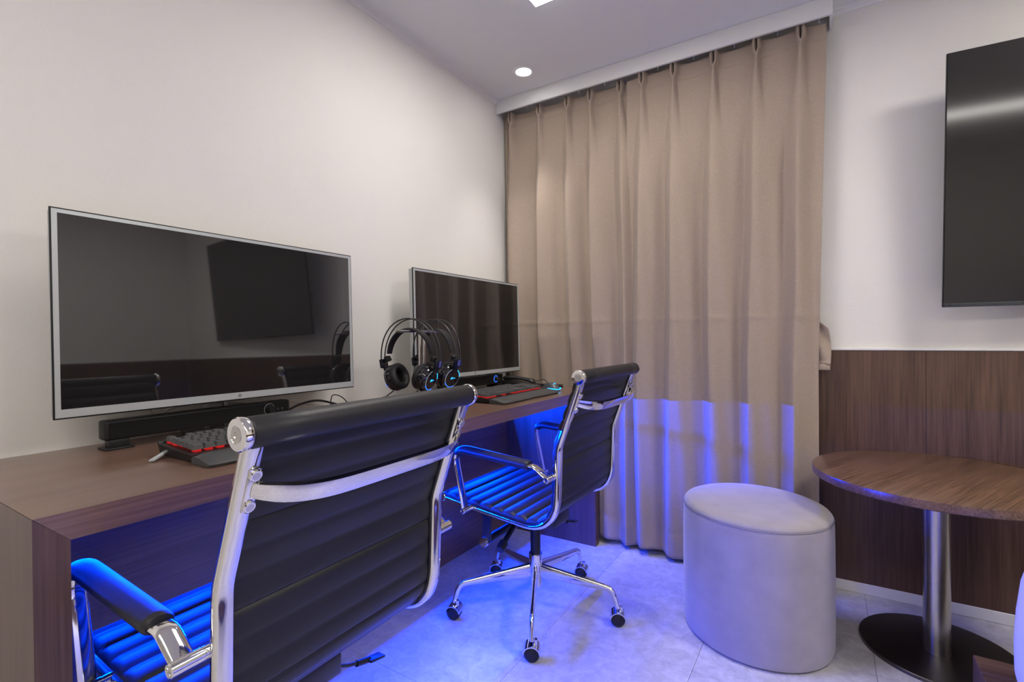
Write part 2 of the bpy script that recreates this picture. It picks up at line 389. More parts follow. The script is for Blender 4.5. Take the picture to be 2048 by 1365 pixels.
def hash1(i, s=0): 
    return math.modf(abs(math.sin(i*127.1+s*311.7)*43758.5453))[0]
def curtain(name, label, x0, x1, x0b, x1b, pleats, ybase, seed, ztop=2.206):
    zp = 2.133
    t = thing(name, label, 'curtain', ((x0+x1)/2, ybase, 0.03), 0, 'beige pinch pleat curtains over the window')
    ox, oy, oz = t.location
    nx, nz = 300, 260
    # vertical sampling finer near the top
    def shape(u, v):
        # v 0 bottom .. 1 top
        z = 0.028 + (ztop-0.028)*v
        fb = max(0.0, min(1.0, (zp-z)/2.0))          # 0 at pinch, 1 at hem
        below = zp - z
        a = x0 + (x1-x0)*u; b = x0b + (x1b-x0b)*u
        x = a + (b-a)*min(1.0, fb*1.6)
        y = 0.0
        g = min(1.0, max(0.0, below)/0.50); g2 = g*g*(3-2*g)
        cs = []
        for i, p in enumerate(pleats):
            pb = x0b + (x1b-x0b)*(p-x0)/(x1-x0)
            c = p + (pb-p)*min(1.0, fb*1.6) + 0.010*math.sin(2.1*z+i*2.3+seed)*fb
            cs.append(c); d = x - c
            if below <= 0:
                k = min(1.0, -below/0.03)
                for q in (-0.0095, 0.0095):
                    e = (d - q*k)/0.0085
                    y = max(y, 0.036*max(0.0, 1-e*e)**0.6) if abs(e) < 1 else y
            else:
                w = 0.009 + 0.040*min(1, below/0.34)
                e = d/w
                if abs(e) < 1: y = max(y, 0.038*(1-e*e)**0.8)
        if below > 0:
            # hanging folds: steep left face, long gentle right face
            j = sum(1 for c in cs if x >= c)          # crest on the left is cs[j-1]
            lc = cs[j-1] if j > 0 else None; rc = cs[j] if j < len(cs) else None
            A = lambda q: (0.052 + 0.016*hash1(q, seed))
            yy = 0.0
            def soft(v): return v*v*(3-2*v)
            if lc is not None:
                ln = (rc-lc)*0.74 if rc is not None else max(0.06, (x1b-lc)*0.95)
                t_ = min(1.0, (x-lc)/ln); yy = max(yy, A(j-1)*(1-soft(t_)**0.85)*0.98)
            if rc is not None:
                rise = 0.040 + 0.014*hash1(j+3, seed)
                t_ = max(0.0, 1-(rc-x)/rise); yy = max(yy, A(j)*soft(t_)) if t_ > 0 else yy
            y = ((y*(1-g2))**2.2 + (yy*g2)**2.2)**(1/2.2) if g2 < 1 else yy
        if seed == 1.0:
            y *= min(1.0, max(0.0, (x1b+0.01-x)/0.07)); y *= 1 - 0.62*min(1.0, max(0.0, (1.0-z)/0.22))*min(1.0, max(0.0, (-0.87-x)/0.05))
        # valley undulation and soft secondary folds
        y += 0.008*fb*math.sin(x*37+seed*3+0.8*math.sin(z*1.7)) * min(1, fb*3)
        y += 0.0025*math.sin(x*90+z*5+seed)*min(1, fb*2)
        # packing crease and hem stitch line
        y += 0.0035*math.exp(-((z-1.075-0.004*math.sin(x*40))/0.006)**2)
        y -= 0.0030*math.exp(-((z-0.135)/0.005)**2)
        y -= 0.0030*math.exp(-((z-(zp+0.004))/0.004)**2)
        # heading sags a little between the hooks
        dm = min(abs(x-p) for p in pleats)
        zz = z - 0.011*min(1, dm/0.06)*max(0, (z-2.10)/0.095) if z > 2.10 else z
        zz += 0.010*math.sin(x*19+seed)*max(0, 1-z/0.25)
        return Vector((x-ox, -y, zz-oz))
    vs = [j/(nz-1) for j in range(nz)]
    vs = [1-(1-v)**1.6 for v in vs]
    mb = MB(); V = [[mb.bm.verts.new(shape(i/(nx-1), v)) for i in range(nx)] for v in vs]
    for j in range(nz-1):
        for i in range(nx-1): mb.bm.faces.new((V[j][i], V[j][i+1], V[j+1][i+1], V[j+1][i]))
    o = mb.build('cloth', CURT, t, ang=80)
    so = o.modifiers.new('thickness', 'SOLIDIFY'); so.thickness = 0.0022; so.offset = 1.0
    return t
curtain('curtain', 'left beige curtain panel between the desk wall and the centre overlap', -1.478, -0.772, -1.470, -0.740,
        [-1.4265, -1.2518, -1.0902, -0.9668, -0.8173], 2.290, 1.0)
curtain('curtain', 'right beige curtain panel beside the television wall, lit blue low down', -0.784, 0.006, -0.800, -0.026,
        [-0.7055, -0.5645, -0.3977, -0.2345, -0.0789], 2.270, 2.6)
# tieback strap
tb = thing('curtain_tieback', 'short beige fabric tieback strap hanging at the right curtain edge', 'tieback', (-0.010, 2.292, 0.862))
def strap(u, v):
    z = 0.0 + 0.215*v
    xl, xr = -0.026, 0.020 + 0.006*math.sin(v*5)
    if v > 0.76: xr = xr - (v-0.76)/0.24*0.046
    x = xl + (xr-xl)*u
    return Vector((x, -0.010+0.006*math.sin(u*4+v*9)-0.006*math.exp(-((v-0.12)/0.03)**2), z))
o = MB().grid(strap, 14, 40).build('strap', CURT, tb, ang=80)
so = o.modifiers.new('thickness', 'SOLIDIFY'); so.thickness = 0.004
MB().box((-0.003, -0.012, 0.012), (0.050, 0.010, 0.024), bev=0.004).build('end_loop', CURT, tb)

# ------------------------------------------------------------------ desk
dk = thing('desk', 'long dark brown wooden desk along the white wall', 'desk', (XL+0.002, DY0, 0))
DO = Vector((XL+0.002, DY0, 0)); DD = DX-(XL+0.002); DL = DY1-DY0; TH = ZD-ZU
# profile in (y, z) extruded along x
def yz_prism(pts, x0, x1):
    mx = Matrix(((0, 0, 1, 0), (1, 0, 0, 0), (0, 1, 0, 0), (0, 0, 0, 1)))
    return MB().prism(pts, x0, x1, mx)
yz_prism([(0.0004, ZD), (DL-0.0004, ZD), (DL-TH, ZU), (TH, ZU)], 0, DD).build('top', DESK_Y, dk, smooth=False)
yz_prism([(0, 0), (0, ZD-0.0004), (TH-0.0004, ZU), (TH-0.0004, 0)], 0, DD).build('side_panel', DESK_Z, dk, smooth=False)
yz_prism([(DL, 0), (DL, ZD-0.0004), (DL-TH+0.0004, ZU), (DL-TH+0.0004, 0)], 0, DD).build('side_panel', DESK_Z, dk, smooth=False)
MB().box((XP-0.009-DO.x, DL/2, ZU/2), (0.018, DL-2*TH, ZU)).build('back_panel', DESK_Y, dk, smooth=False)
# blue light strip in an aluminium channel under the top
ls = thing('led_strip', 'blue glowing light strip fixed under the desk top', 'light strip', (XP, DY0+TH, 0.680))
LL = DL-2*TH
MB().box((0.0052, LL/2, 0.0055), (0.0104, LL-0.004, 0.0012)).build('ledge', SILVERD, ls, smooth=False)
MB().box((0.0022, LL/2, 0.020), (0.004, LL-0.004, 0.022)).build('channel', SILVERD, ls, smooth=False)
def strip_face():
    mb = MB(); x = 0.0052; z0, z1 = 0.0235, 0.0258
    q = [mb.bm.verts.new(p) for p in ((x, 0.02, z0), (x, LL-0.02, z0), (x, LL-0.02, z1), (x, 0.02, z1))]
    mb.bm.faces.new(q); return mb
o = strip_face().build('emitter', E_LED, ls, smooth=False)

# ------------------------------------------------------------------ chairs
CW = 0.229
prof2d = fillet([(-0.298, 0.874), (-0.219, 0.659), (-0.208, 0.388), (0.235, 0.436)], [0.10, 0.115], 14)
def make_chair():
    t = thing('office_chair', 'x', 'chair', (0, 0, 0), 0, 'black ribbed office chairs at the desk')
    path, L = resample(prof2d, 0.0045)
    n = len(path)
    fr = []
    for i in range(n):
        tg = (path[min(i+1, n-1)] - path[max(i-1, 0)]).normalized(); fr.append((path[i], Vector((-tg.y, tg.x))))
    # side frames
    for s in (-1, 1):
        hw, hd, c = 0.0145, 0.009, 0.005
        sec = [(-hw+c, -hd), (hw-c, -hd), (hw, -hd+c), (hw, hd-c), (hw-c, hd), (-hw+c, hd), (-hw, hd-c), (-hw, -hd+c)]
        rings = []
        for (p, nn) in fr[2::2]:
            rings.append([Vector((s*CW+a, p.x+nn.x*b, p.y+nn.y*b)) for a, b in sec])
        MB().ring_faces(rings).build('side_frame', CHROME, t, ang=50)
    # ribbed sling
    rib = 0.0465
    def sling(i0, i1, name):
        rings = []; hx = CW+0.006
        for i in range(i0, i1):
            p, nn = fr[i]; sarc = L*i/(n-1)
            ph = abs(math.sin(PI*sarc/rib))
            f = 0.0085 + 0.0075*ph**0.45; bk = -0.0015 + 0.0065*ph**0.32
            off = 0.0085
            sec = [(-hx, 0.004), (-hx+0.004, f*0.75), (-hx+0.016, f), (0, f), (hx-0.016, f), (hx-0.004, f*0.75), (hx, 0.004),
                   (hx, 0.0), (CW-0.010, -bk*0.4), (CW-0.018, -bk), (0, -bk), (-CW+0.018, -bk), (-CW+0.010, -bk*0.4), (-hx, 0.0)]
            rings.append([Vector((a, p.x+nn.x*(b+off), p.y+nn.y*(b+off))) for a, b in sec])
        return MB().ring_faces(rings).build(name, LEATHER, t, ang=60)
    split = min(range(n), key=lambda k: abs(path[k].x+0.175)+abs(path[k].y-0.425))
    sling(1, split+1, 'backrest'); sling(split, n, 'seat')
    # rolls
    def roll(y, z, r, hl, nm):
        pr = [(r*0.80, -hl), (r, -hl+0.004)] + [(r, -hl+0.004+(2*hl-0.008)*k/6) for k in range(1, 6)] + [(r, hl-0.004), (r*0.80, hl)]
        MB().lathe(pr, (0, y, z), 'x', 28).build(nm, LEATHER, t, ang=60)
    roll(-0.296, 0.880, 0.0215, 0.240, 'top_roll'); roll(0.240, 0.438, 0.014, 0.236, 'front_roll')
    for s in (-1, 1):
        c = MB().lathe([(0.0215, 0), (0.0228, 0.002*s), (0.0228, 0.009*s), (0.021, 0.0115*s), (0.012, 0.0122*s), (0.0115, 0.0115*s), (0.002, 0.0115*s)], (s*0.240, -0.296, 0.880), 'x', 32).build('end_cap', CHROME, t)
        MB().lathe([(0.0105, 0.0115*s), (0.0100, 0.0130*s), (0.0045, 0.0130*s), (0.0035, 0.0118*s), (0.0008, 0.0118*s)], (s*0.240, -0.296, 0.880), 'x', 20).build('screw', STEEL, c)
        MB().lathe([(0.0145, 0), (0.0150, 0.006*s), (0.013, 0.008*s), (0.002, 0.0082*s)], (s*0.236, 0.240, 0.438), 'x', 24).build('end_cap', CHROME, t)
    # back bar with brackets and bolts
    ax = Vector((0, -0.298+0.219, 0.874-0.659)).normalized()          # up along the stile
    nb = Vector((0, -ax.z, ax.y))                                      # backwards
    if nb.y > 0: nb = -nb
    org = Vector((0, -0.298, 0.880)) - ax*0.0795
    rings = []; hh, tt = 0.0135, 0.0035
    N = 40
    for k in range(N+1):
        x = (2*k/N-1); xx = x*(CW-0.006)
        d = 0.012 + 0.046*(1-abs(x)**5.0)
        h = hh*(0.80+0.2*min(1, (1-abs(x))*8))
        base_p = org + nb*d + Vector((xx, 0, 0))
        sl = -0.046*5.0*math.copysign(abs(x)**4.0, x)/(CW-0.006)
        tgv = (Vector((1, 0, 0)) + nb*sl).normalized(); nv = tgv.cross(ax).normalized()
        sec = [(-tt, -h), (tt, -h), (tt*1.5, -h*0.5), (tt*1.5, h*0.5), (tt*1.3, h), (-tt*1.3, h), (-tt*1.5, h*0.5), (-tt*1.5, -h*0.5)]
        rings.append([base_p + nv*a + ax*b for a, b in sec])
    MB().ring_faces(rings).build('back_bar', CHROME, t, ang=60)
    for s in (-1, 1):
        mb = MB(); rot = Matrix((Vector((1, 0, 0)), nb, ax)).transposed().to_4x4()
        mb.box(org + nb*0.0115 + Vector((s*(CW-0.004), 0, 0)), (0.018, 0.006, 0.066), rot=rot, bev=0.0028)
        br = mb.build('bracket', CHROME, t)
        for q in (-1, 1):
            b0 = org + ax*(q*0.0235) + nb*0.013 + Vector((s*(CW-0.004), 0, 0))
            b = MB().cyl(b0-nb*0.001, b0+nb*0.004, 0.0090, 20); b.cyl(b0+nb*0.004, b0+nb*0.0052, 0.0090, 20, 0.0076)
            bo = b.build('bolt', CHROME, br)
            MB().cyl(b0+nb*0.0046, b0+nb*0.0056, 0.0055, 16).build('bolt_head', STEEL, bo)
    # arms
    arm2d = fillet([(-0.203, 0.574), (-0.160, 0.604), (0.158, 0.630), (0.113, 0.424)], [0.03, 0.046], 10)
    ap, AL = resample(arm2d, 0.006)
    for s in (-1, 1):
        xc = s*(CW+0.044); m = len(ap)
        def sweep(i0, i1, hw, hd, seg, ends=0):
            rings = []
            for i in range(i0, i1):
                tg = (ap[min(i+1, m-1)] - ap[max(i-1, 0)]).normalized(); nn = Vector((-tg.y, tg.x))
                k = 1.0
                if ends: k = 0.86 if i in (i0, i1-1) else 1.0
                rings.append([Vector((xc + hw*k*math.cos(2*PI*j/seg), ap[i].x + nn.x*hd*k*math.sin(2*PI*j/seg), ap[i].y + nn.y*hd*k*math.sin(2*PI*j/seg))) for j in range(seg)])
            return MB().ring_faces(rings)
        arm = sweep(0, m, 0.0165, 0.0065, 14).build('armrest', CHROME, t, ang=60)
        i0 = next(i for i in range(m) if ap[i].x > -0.145); i1 = max(i for i in range(m) if ap[i].y > 0.606) + 1
        sweep(i0, i1, 0.0215, 0.0150, 18, 1).build('arm_pad', LEATHER, arm, ang=60)
        for (y, z) in ((-0.205, 0.572), (0.112, 0.424)):
            p = MB().lathe([(0.0095, s*(CW-0.004)), (0.0095, s*(CW+0.020)), (0.0088, s*(CW+0.0205)), (0.0088, s*(CW+0.022)), (0.0100, s*(CW+0.0225)), (0.0100, s*(CW+0.062)), (0.0085, s*(CW+0.0635)), (0.0060, s*(CW+0.0635)), (0.0055, s*(CW+0.061)), (0.001, s*(CW+0.061))], (0, y, z), 'x', 22).build('arm_pin', CHROME, t)
    # mechanism
    mb = MB(); mb.box((0, -0.01, 0.352), (0.13, 0.20, 0.045), bev=0.006); mb.box((0, -0.01, 0.384), (0.40, 0.035, 0.012)); mb.box((0, 0.085, 0.388), (0.40, 0.030, 0.012))
    mb.box((0, -0.095, 0.378), (0.40, 0.030, 0.010))
    mb.build('tilt_mechanism', BLACKM, t)
    for s in (-1, 1):
        MB().box((s*0.148, 0.112, 0.338), (0.012, 0.034, 0.135), rot=Matrix.Rotation(0.09, 4, 'X'), bev=0.002).build('strut', BLACKM, t)
    mb = MB().cyl((-0.150, 0.122, 0.272), (0.150, 0.122, 0.272), 0.0165, 22); tube = mb.build('cross_tube', BLACKM, t)
    for s in (-1, 1):
        MB().lathe([(0.0165, s*0.150), (0.0178, s*0.151), (0.0178, s*0.160), (0.0165, s*0.162), (0.001, s*0.162)], (0, 0.122, 0.272), 'x', 24).build('end_cap', CHROME, tube)
    mb = MB().cyl((-0.120, 0.065, 0.262), (0.0, 0.065, 0.330), 0.010, 14); mb.cyl((-0.140, 0.065, 0.250), (-0.112, 0.065, 0.266), 0.0165, 20)
    mb.build('tension_knob', BLACK, t)
    lv = MB().tube([(0.03, -0.05, 0.335), (0.07, -0.05, 0.318), (0.13, -0.052, 0.288), (0.170, -0.055, 0.276)], 0.0042, 10).build('lever', BLACKM, t)
    mb = MB().cyl((0.150, -0.054, 0.281), (0.185, -0.056, 0.272), 0.0068, 14); mb.box((0.200, -0.058, 0.2685), (0.045, 0.024, 0.006), rot=Matrix.Rotation(0.22, 4, 'Y'), bev=0.002)
    mb.build('paddle', BLACK, lv)
    # column
    MB().lathe([(0.012, 0.20), (0.012, 0.335)], (0, 0, 0), 'z', 20).build('gas_piston', CHROME, t)
    MB().lathe([(0.0185, 0.19), (0.0185, 0.294), (0.016, 0.297), (0.012, 0.297)], (0, 0, 0), 'z', 24).build('gas_sleeve', BLACK, t)
    MB().lathe([(0.001, 0.085), (0.0225, 0.085), (0.0235, 0.088), (0.0255, 0.200), (0.0245, 0.204), (0.0185, 0.205)], (0, 0, 0), 'z', 30).build('hub', CHROME, t)
    return t
def add_base(t, a0, face):
    """five spokes at world angle a0; casters rolled to face the given world direction"""
    rz = t.rotation_euler.z
    sp2 = fillet([(0.018, 0.155), (0.284, 0.122), (0.302, 0.058)], [0.035], 10)
    sp, _ = resample(sp2, 0.012); me = None
    m = len(sp); rings = []
    for i in range(m):
        tg = (sp[min(i+1, m-1)] - sp[max(i-1, 0)]).normalized(); nn = Vector((-tg.y, tg.x)); k = i/(m-1)
        hh = 0.020*(1-k)**1.3 + 0.0082; ww = 0.0095*(1-k) + 0.0072*k
        rings.append([Vector((sp[i].x + nn.x*(hh*math.sin(q)-(hh-0.0082)*0.7), ww*math.cos(q)*(1.0 if math.sin(q) > 0 else 0.9), sp[i].y + nn.y*(hh*math.sin(q)-(hh-0.0082)*0.7))) for q in [2*PI*j/14 for j in range(14)]])
    me = MB().ring_faces(rings).mesh('spoke', CHROME, ang=60)
    # caster: hood (half shell) with stem, two wheels; axle along local x
    mb = MB(); R0 = 0.0275; sh = []
    for a in range(0, 13):
        q = math.radians(8 + a*13.6)
        cs, sn = math.cos(q), math.sin(q)
        sh.append([Vector((x, r*cs, 0.026 + r*sn)) for x, r in ((-0.024, R0), (0.024, R0), (0.024, R0-0.003), (-0.024, R0-0.003))])
    mb.ring_faces(sh); mb.cyl((0, 0.010, 0.048), (0, 0.010, 0.066), 0.0075, 14)
    hood = mb.mesh('caster', CHROME, ang=50)
    wh = MB().lathe([(0.001, 0.021), (0.012, 0.0208), (0.0205, 0.0185), (0.0245, 0.0135), (0.0250, 0.004), (0.0235, 0.002), (0.001, 0.002)], (0, 0, 0), 'x', 30).mesh('wheel', BLACK, ang=45)
    for k in range(5):
        a = a0 + 2*PI*k/5 - rz
        s = link('spoke', me, t); s.rotation_euler = (0, 0, a)
        c = link('caster', hood, t); c.location = (0.302*math.cos(a), 0.302*math.sin(a), 0)
        c.rotation_euler = (0, 0, face - rz + [0.05, -0.1, 0.12, -0.06, 0.1][k])
        w1 = link('wheel', wh, c, (0, 0, 0.0252)); w2 = link('wheel', wh, c, (0, 0, 0.0252)); w2.rotation_euler = (0, 0, PI)
chair = make_chair()
chair2 = copy_tree(chair)
chair.location = (-0.934, 0.590, 0.004); chair.rotation_euler = (0, 0, math.radians(91.4))
chair['label'] = 'nearest black ribbed leather office chair, seen large from behind in front of the left monitor'
chair2.location = (-0.914, 1.597, 0); chair2.rotation_euler = (0, 0, math.radians(89.7))
chair2['label'] = 'farther black ribbed office chair on chrome castor base before the right monitor'
chair.location.z = 0.0
add_base(chair, math.radians(26), math.radians(-100)); add_base(chair2, math.radians(9), math.radians(-70))

# ------------------------------------------------------------------ monitors
def make_monitor(name, label, y0, y1, z0, z1, x=-1.36):
    """screen faces +x; root at the stand base"""
    yc_ = (y0+y1)/2; w, h = y1-y0, z1-z0
    t = thing(name, label, 'monitor', (x-0.07, yc_, ZD), 0, 'wide silver framed monitors on the desk')
    t.rotation_euler = (0, math.radians(-0.86), 0); px = 0.0745; zc_ = (z0+z1)/2 - ZD
    MB().box((px-0.014, 0, zc_), (0.022, w-0.006, h-0.006), bev=0.004).build('back_shell', SILVER, t)
    MB().box((px-0.0022, 0, zc_), (0.0040, w, h), bev=0.0015).build('rim', BLACK, t)
    # bezel frame: side 9 mm, top 8 mm, bottom 17 mm
    bs, bt, bb = 0.0095, 0.0080, 0.0175; e = 0.0033
    hw, zt, zb = w/2-e, zc_+h/2-e, zc_-h/2+e
    mb = MB()
    mb.box((px-0.0005, 0, (zt+zt-bt)/2), (0.003, 2*hw, bt)); mb.box((px-0.0005, 0, zb+bb/2), (0.003, 2*hw, bb))
    for s in (-1, 1): mb.box((px-0.0005, s*(hw-bs/2), (zt-bt+zb+bb)/2), (0.003, bs, zt-bt-zb-bb))
    mb.build('bezel', SILVER, t, smooth=False)
    MB().box((px-0.001, 0, (zt-bt+zb+bb)/2), (0.0024, 2*hw-2*bs, zt-bt-zb-bb)).build('screen', SCREEN, t, smooth=False)
    # maker's mark: rounded diamond hook
    zl = zb+bb/2; q = 0.0046; mk = MB(); X0 = px+0.0013
    pts = [(-q, -0.0008), (0, q), (q, 0.0), (0.0002, -q*0.95), (-q*0.55, -q*0.35), (0.0, 0.0006)]
    for a, b in zip(pts, pts[1:]):
        mk.tube([(X0, a[0], zl+a[1]), (X0, b[0], zl+b[1])], 0.00055, 6)
    mk.build('logo', BLACK, t)
    # stand: column with two legs, splayed foot
    st = MB(); st.box((0.022, -0.025, zc_/2+0.075), (0.040, 0.090, zc_-0.11), bev=0.004)
    st.build('stand_column', SILVERD, t)
    for s in (-1, 1):
        MB().box((-0.002, s*0.026-0.025, 0.062), (0.012, 0.014, 0.124), bev=0.002).build('stand_leg', mat('leg_grey', (0.50, 0.50, 0.51), rough=0.4, metal=0.5), t)
    MB().box((0.005, 0, 0.004), (0.085, 0.20, 0.006), bev=0.0025).build('stand_foot', SILVERD, t)
    return t
make_monitor('monitor', 'nearer wide monitor with silver frame above the left keyboard', 0.3640, 1.1415, 0.8365, 1.2830)
make_monitor('monitor', 'farther wide monitor with silver frame close to the curtain', 1.4380, 2.2270, 0.8265, 1.2785)

# ------------------------------------------------------------------ soundbars
def soundbar(label, y0, lit):
    L_ = 0.456; t = thing('soundbar', label, 'soundbar', (-1.391, y0, ZD), 0, 'black soundbars under the monitors')
    MB().box((0, L_/2, 0.0445), (0.041, L_, 0.045), bev=0.006, seg=3).build('body', BLACK, t)
    MB().box((0.0208, L_/2, 0.0445), (0.0012, L_-0.014, 0.036), bev=0.0005, seg=1).build('grille', mat('speaker_cloth', (0.010, 0.010, 0.010), rough=0.8, spec=0.15), t)
    for y in (0.028, L_-0.028):
        mb = MB().box((0, y, 0.0026), (0.048, 0.056, 0.0052), bev=0.002); mb.box((0.006, y, 0.0135), (0.026, 0.040, 0.019), bev=0.002)
        mb.build('foot', BLACK, t)
    yk = L_-0.066
    mb = MB().lathe([(0.0165, 0.0213), (0.0165, 0.0222), (0.0150, 0.0226), (0.0145, 0.0213)], (0, yk, 0.046), 'x', 36)
    mb.build('knob_ring', E_BLUE if lit else SILVERD, t)
    MB().lathe([(0.0105, 0.021), (0.0105, 0.036), (0.0095, 0.0375), (0.001, 0.0375)], (0, yk, 0.046), 'x', 28).build('knob', BLACK, t)
    for y in (L_-0.040, L_-0.026):
        MB().lathe([(0.0030, 0.021), (0.0030, 0.0225), (0.0016, 0.0225), (0.0015, 0.0212), (0.0003, 0.0212)], (0, y, 0.044), 'x', 14).build('jack', STEEL, t)
    MB().lathe([(0.0028, 0.021), (0.0026, 0.0235), (0.0003, 0.0237)], (0, L_-0.012, 0.044), 'x', 14).build('button', BLACK, t)
    return t
soundbar('black soundbar with round volume knob under the nearer monitor', 0.456, False)
soundbar('black soundbar with a blue glowing knob ring under the farther monitor', 1.628, True)

# ------------------------------------------------------------------ keyboards
KEYM = {}
def key_mesh(u):
    if u not in KEYM:
        w = 0.019*u - 0.0012; d = 0.0178; mb = MB()
        def ring(f, z, dy): return [Vector((x, y+dy, z)) for x, y in ((-w/2+f, -d/2+f), (w/2-f, -d/2+f), (w/2-f, d/2-f), (-w/2+f, d/2-f))]
        mb.ring_faces([ring(0, 0, 0), ring(0.0006, 0.0015, 0), ring(0.0026, 0.0088, 0.0006), ring(0.0034, 0.0094, 0.0006)])
        KEYM[u] = mb.mesh('key', KEYC, smooth=False)
    return KEYM[u]
ROWS = [  # (list of (width, gap before)), from back to front
    [(1, 0), (1, 1), (1, 0), (1, 0), (1, 0), (1, .5), (1, 0), (1, 0), (1, 0), (1, .5), (1, 0), (1, 0), (1, 0), (1, .25), (1, 0), (1, 0)],
    [(1, 0)]*13 + [(2, 0), (1, .25), (1, 0), (1, 0), (1, .25), (1, 0), (1, 0), (1, 0)],
    [(1.5, 0)] + [(1, 0)]*12 + [(1.5, 0), (1, .25), (1, 0), (1, 0), (1, .25), (1, 0), (1, 0), (1, 0)],
    [(1.75, 0)] + [(1, 0)]*11 + [(2.25, 0), (1, 3.5), (1, 0), (1, 0), (1, 0)],
    [(2.25, 0)] + [(1, 0)]*10 + [(2.75, 0), (1, 1.25), (1, 1.25), (1, 0), (1, 0), (1, 0)],
    [(1.25, 0)]*3 + [(6.25, 0)] + [(1.25, 0)]*4 + [(1, .25), (1, 0), (1, 0), (2, .25), (1, 0), (1, 0)],
]
def keyboard(label, loc, rz):
    """local x along the keys (0..0.44), y away from the user (0 = front of wrist rest)"""
    t = thing('keyboard', label, 'keyboard', loc, rz, 'black mechanical keyboards with red backlight')
    LK = 0.440; y0, y1 = 0.072, 0.218
    tilt = 0.070; z_at = lambda y: 0.017 + (y-y0)*tilt
    # case (trapezoid sides)
    mb = MB(); sec = lambda x, k: [Vector((x, y0, 0.002)), Vector((x, y1, 0.002)), Vector((x, y1, z_at(y1)+0.004)), Vector((x, y1-0.008, z_at(y1-0.008)+0.004)), Vector((x, y1-0.010, z_at(y1-.01))), Vector((x, y0+0.006, z_at(y0+.006))), Vector((x, y0, z_at(y0)))]
    r0 = [Vector((0.006, p.y, p.z)) if p.z < 0.005 else p for p in sec(0.0, 0)]
    r1 = [Vector((LK-0.006, p.y, p.z)) if p.z < 0.005 else p for p in sec(LK, 0)]
    mb.ring_faces([r0, r1]).build('case', BLACK, t, smooth=False)
    sw = MB()
    pt = 0.0192*1.165
    row_y = [y1-0.022, y1-0.022-0.0245] + [y1-0.022-0.0245-0.0192*k for k in range(1, 5)]
    ux = (LK-0.022)/22.5
    for ri, row in enumerate(ROWS):
        x = 0.011; y = row_y[ri] + 0.003
        tot = sum(a+b for a, b in row)
        for (wd, gap) in row:
            x += gap*ux
            k = link('key', key_mesh(wd), t, (x+wd*ux/2, y, z_at(y)+0.0052)); k.rotation_euler = (tilt, 0, 0)
            k.scale = (ux/0.019, 1, 1)
            sw.box((x+wd*ux/2, y, z_at(y)+0.0024), (0.0130, 0.0130, 0.0047), rot=Matrix.Rotation(tilt, 4, 'X'))
            x += wd*ux
    tag(sw.build('lit_switches', E_RED, t, smooth=False), kind='stuff')
    # wrist rest
    mb = MB(); n = 48; rings = []
    for i in range(n+1):
        x = LK*i/n; cut = 0.010*max(0, math.sin(PI*min(1, max(0, (x-0.16)/0.12))))  # shallow front notch
        e = min(1, min(x, LK-x)/0.020); yf = 0.006*(1-e)**2 + cut*0.6
        rings.append([Vector((x, yf+0.002, 0.001)), Vector((x, 0.070, 0.001)), Vector((x, 0.070, 0.014+0.003*e)), Vector((x, 0.058, 0.0165+0.0045*e)), Vector((x, 0.035+yf, 0.0145+0.005*e)), Vector((x, 0.013+yf, 0.0095+0.002*e)), Vector((x, yf+0.003, 0.0085)), Vector((x, yf, 0.006))])
    mb.ring_faces(rings).build('wrist_rest', REST, t, ang=30)
    # silver wings at the left and the back
    mb = MB(); mb.box((-0.014, 0.172, 0.0085), (0.052, 0.011, 0.005), rot=Matrix.Rotation(-0.24, 4, 'Y') @ Matrix.Rotation(0.55, 4, 'Z'), bev=0.0015)
    mb.build('side_wing', SILVER, t)
    mb = MB(); mb.box((0.085, y1+0.014, 0.026), (0.11, 0.016, 0.005), rot=Matrix.Rotation(0.12, 4, 'Z'), bev=0.0015)
    mb.box((0.085, y1+0.004, 0.018), (0.02, 0.03, 0.006)); mb.build('rear_wing', SILVER, t)
    return t
keyboard('black mechanical keyboard with red glow, half hidden by the nearest chair', (-1.003, 0.497, ZD), math.radians(90))
keyboard('black mechanical keyboard with red glow and padded wrist rest before the farther monitor', (-0.994, 1.523, ZD), math.radians(90))

# ------------------------------------------------------------------ mice
def mouse(label, loc, rz, led, cable=None):
    t = thing('mouse', label, 'computer mouse', loc, rz, 'computer mice with blue light')
    prof = [(0, 0.0), (0.0, 0.006)]
    def body(mb, s, top):
        rings = []
        for i in range(17):
            k = i/16; y = -0.058 + 0.116*k
            w = 0.031*(max(0.02, math.sin(PI*min(0.985, max(0.015, k))))**0.38)*(0.90+0.12*math.cos(2*PI*k))
            h = 0.037*max(0.06, math.sin(PI*(0.06+0.88*k**0.92)))**0.75
            rings.append([Vector((w*math.cos(a), y, max(0.001, 0.002+h*max(0, math.sin(a))**0.8))) for a in [PI*j/12 for j in range(13)]])
        mb.ring_faces(rings); return mb
    body(MB(), 1, 1).build('shell', mat('mouse_grey', (0.07, 0.075, 0.085), rough=0.35), t, ang=60)
    pts = []
    for i in range(25):
        a = PI + PI*i/24; pts.append((0.0312*math.cos(a), -0.022 + 0.0385*math.sin(a), 0.0085+0.004*abs(math.cos(a))))
    MB().tube(pts, 0.0021, 8).build('light_band', led, t)
    MB().tube([(-0.006, -0.030, 0.0330), (0.0, -0.034, 0.0322), (0.006, -0.028, 0.0338), (0.002, -0.026, 0.0348)], 0.0014, 6).build('logo', led, t)
    MB().lathe([(0.001, -0.0035), (0.0085, -0.0035), (0.0095, 0), (0.0085, 0.0035), (0.001, 0.0035)], (0, 0.028, 0.027), 'x', 18).build('wheel', BLACK, t)
    if cable: MB().tube(cable, 0.0016, 7).build('cable', BLACK, t)
    return t
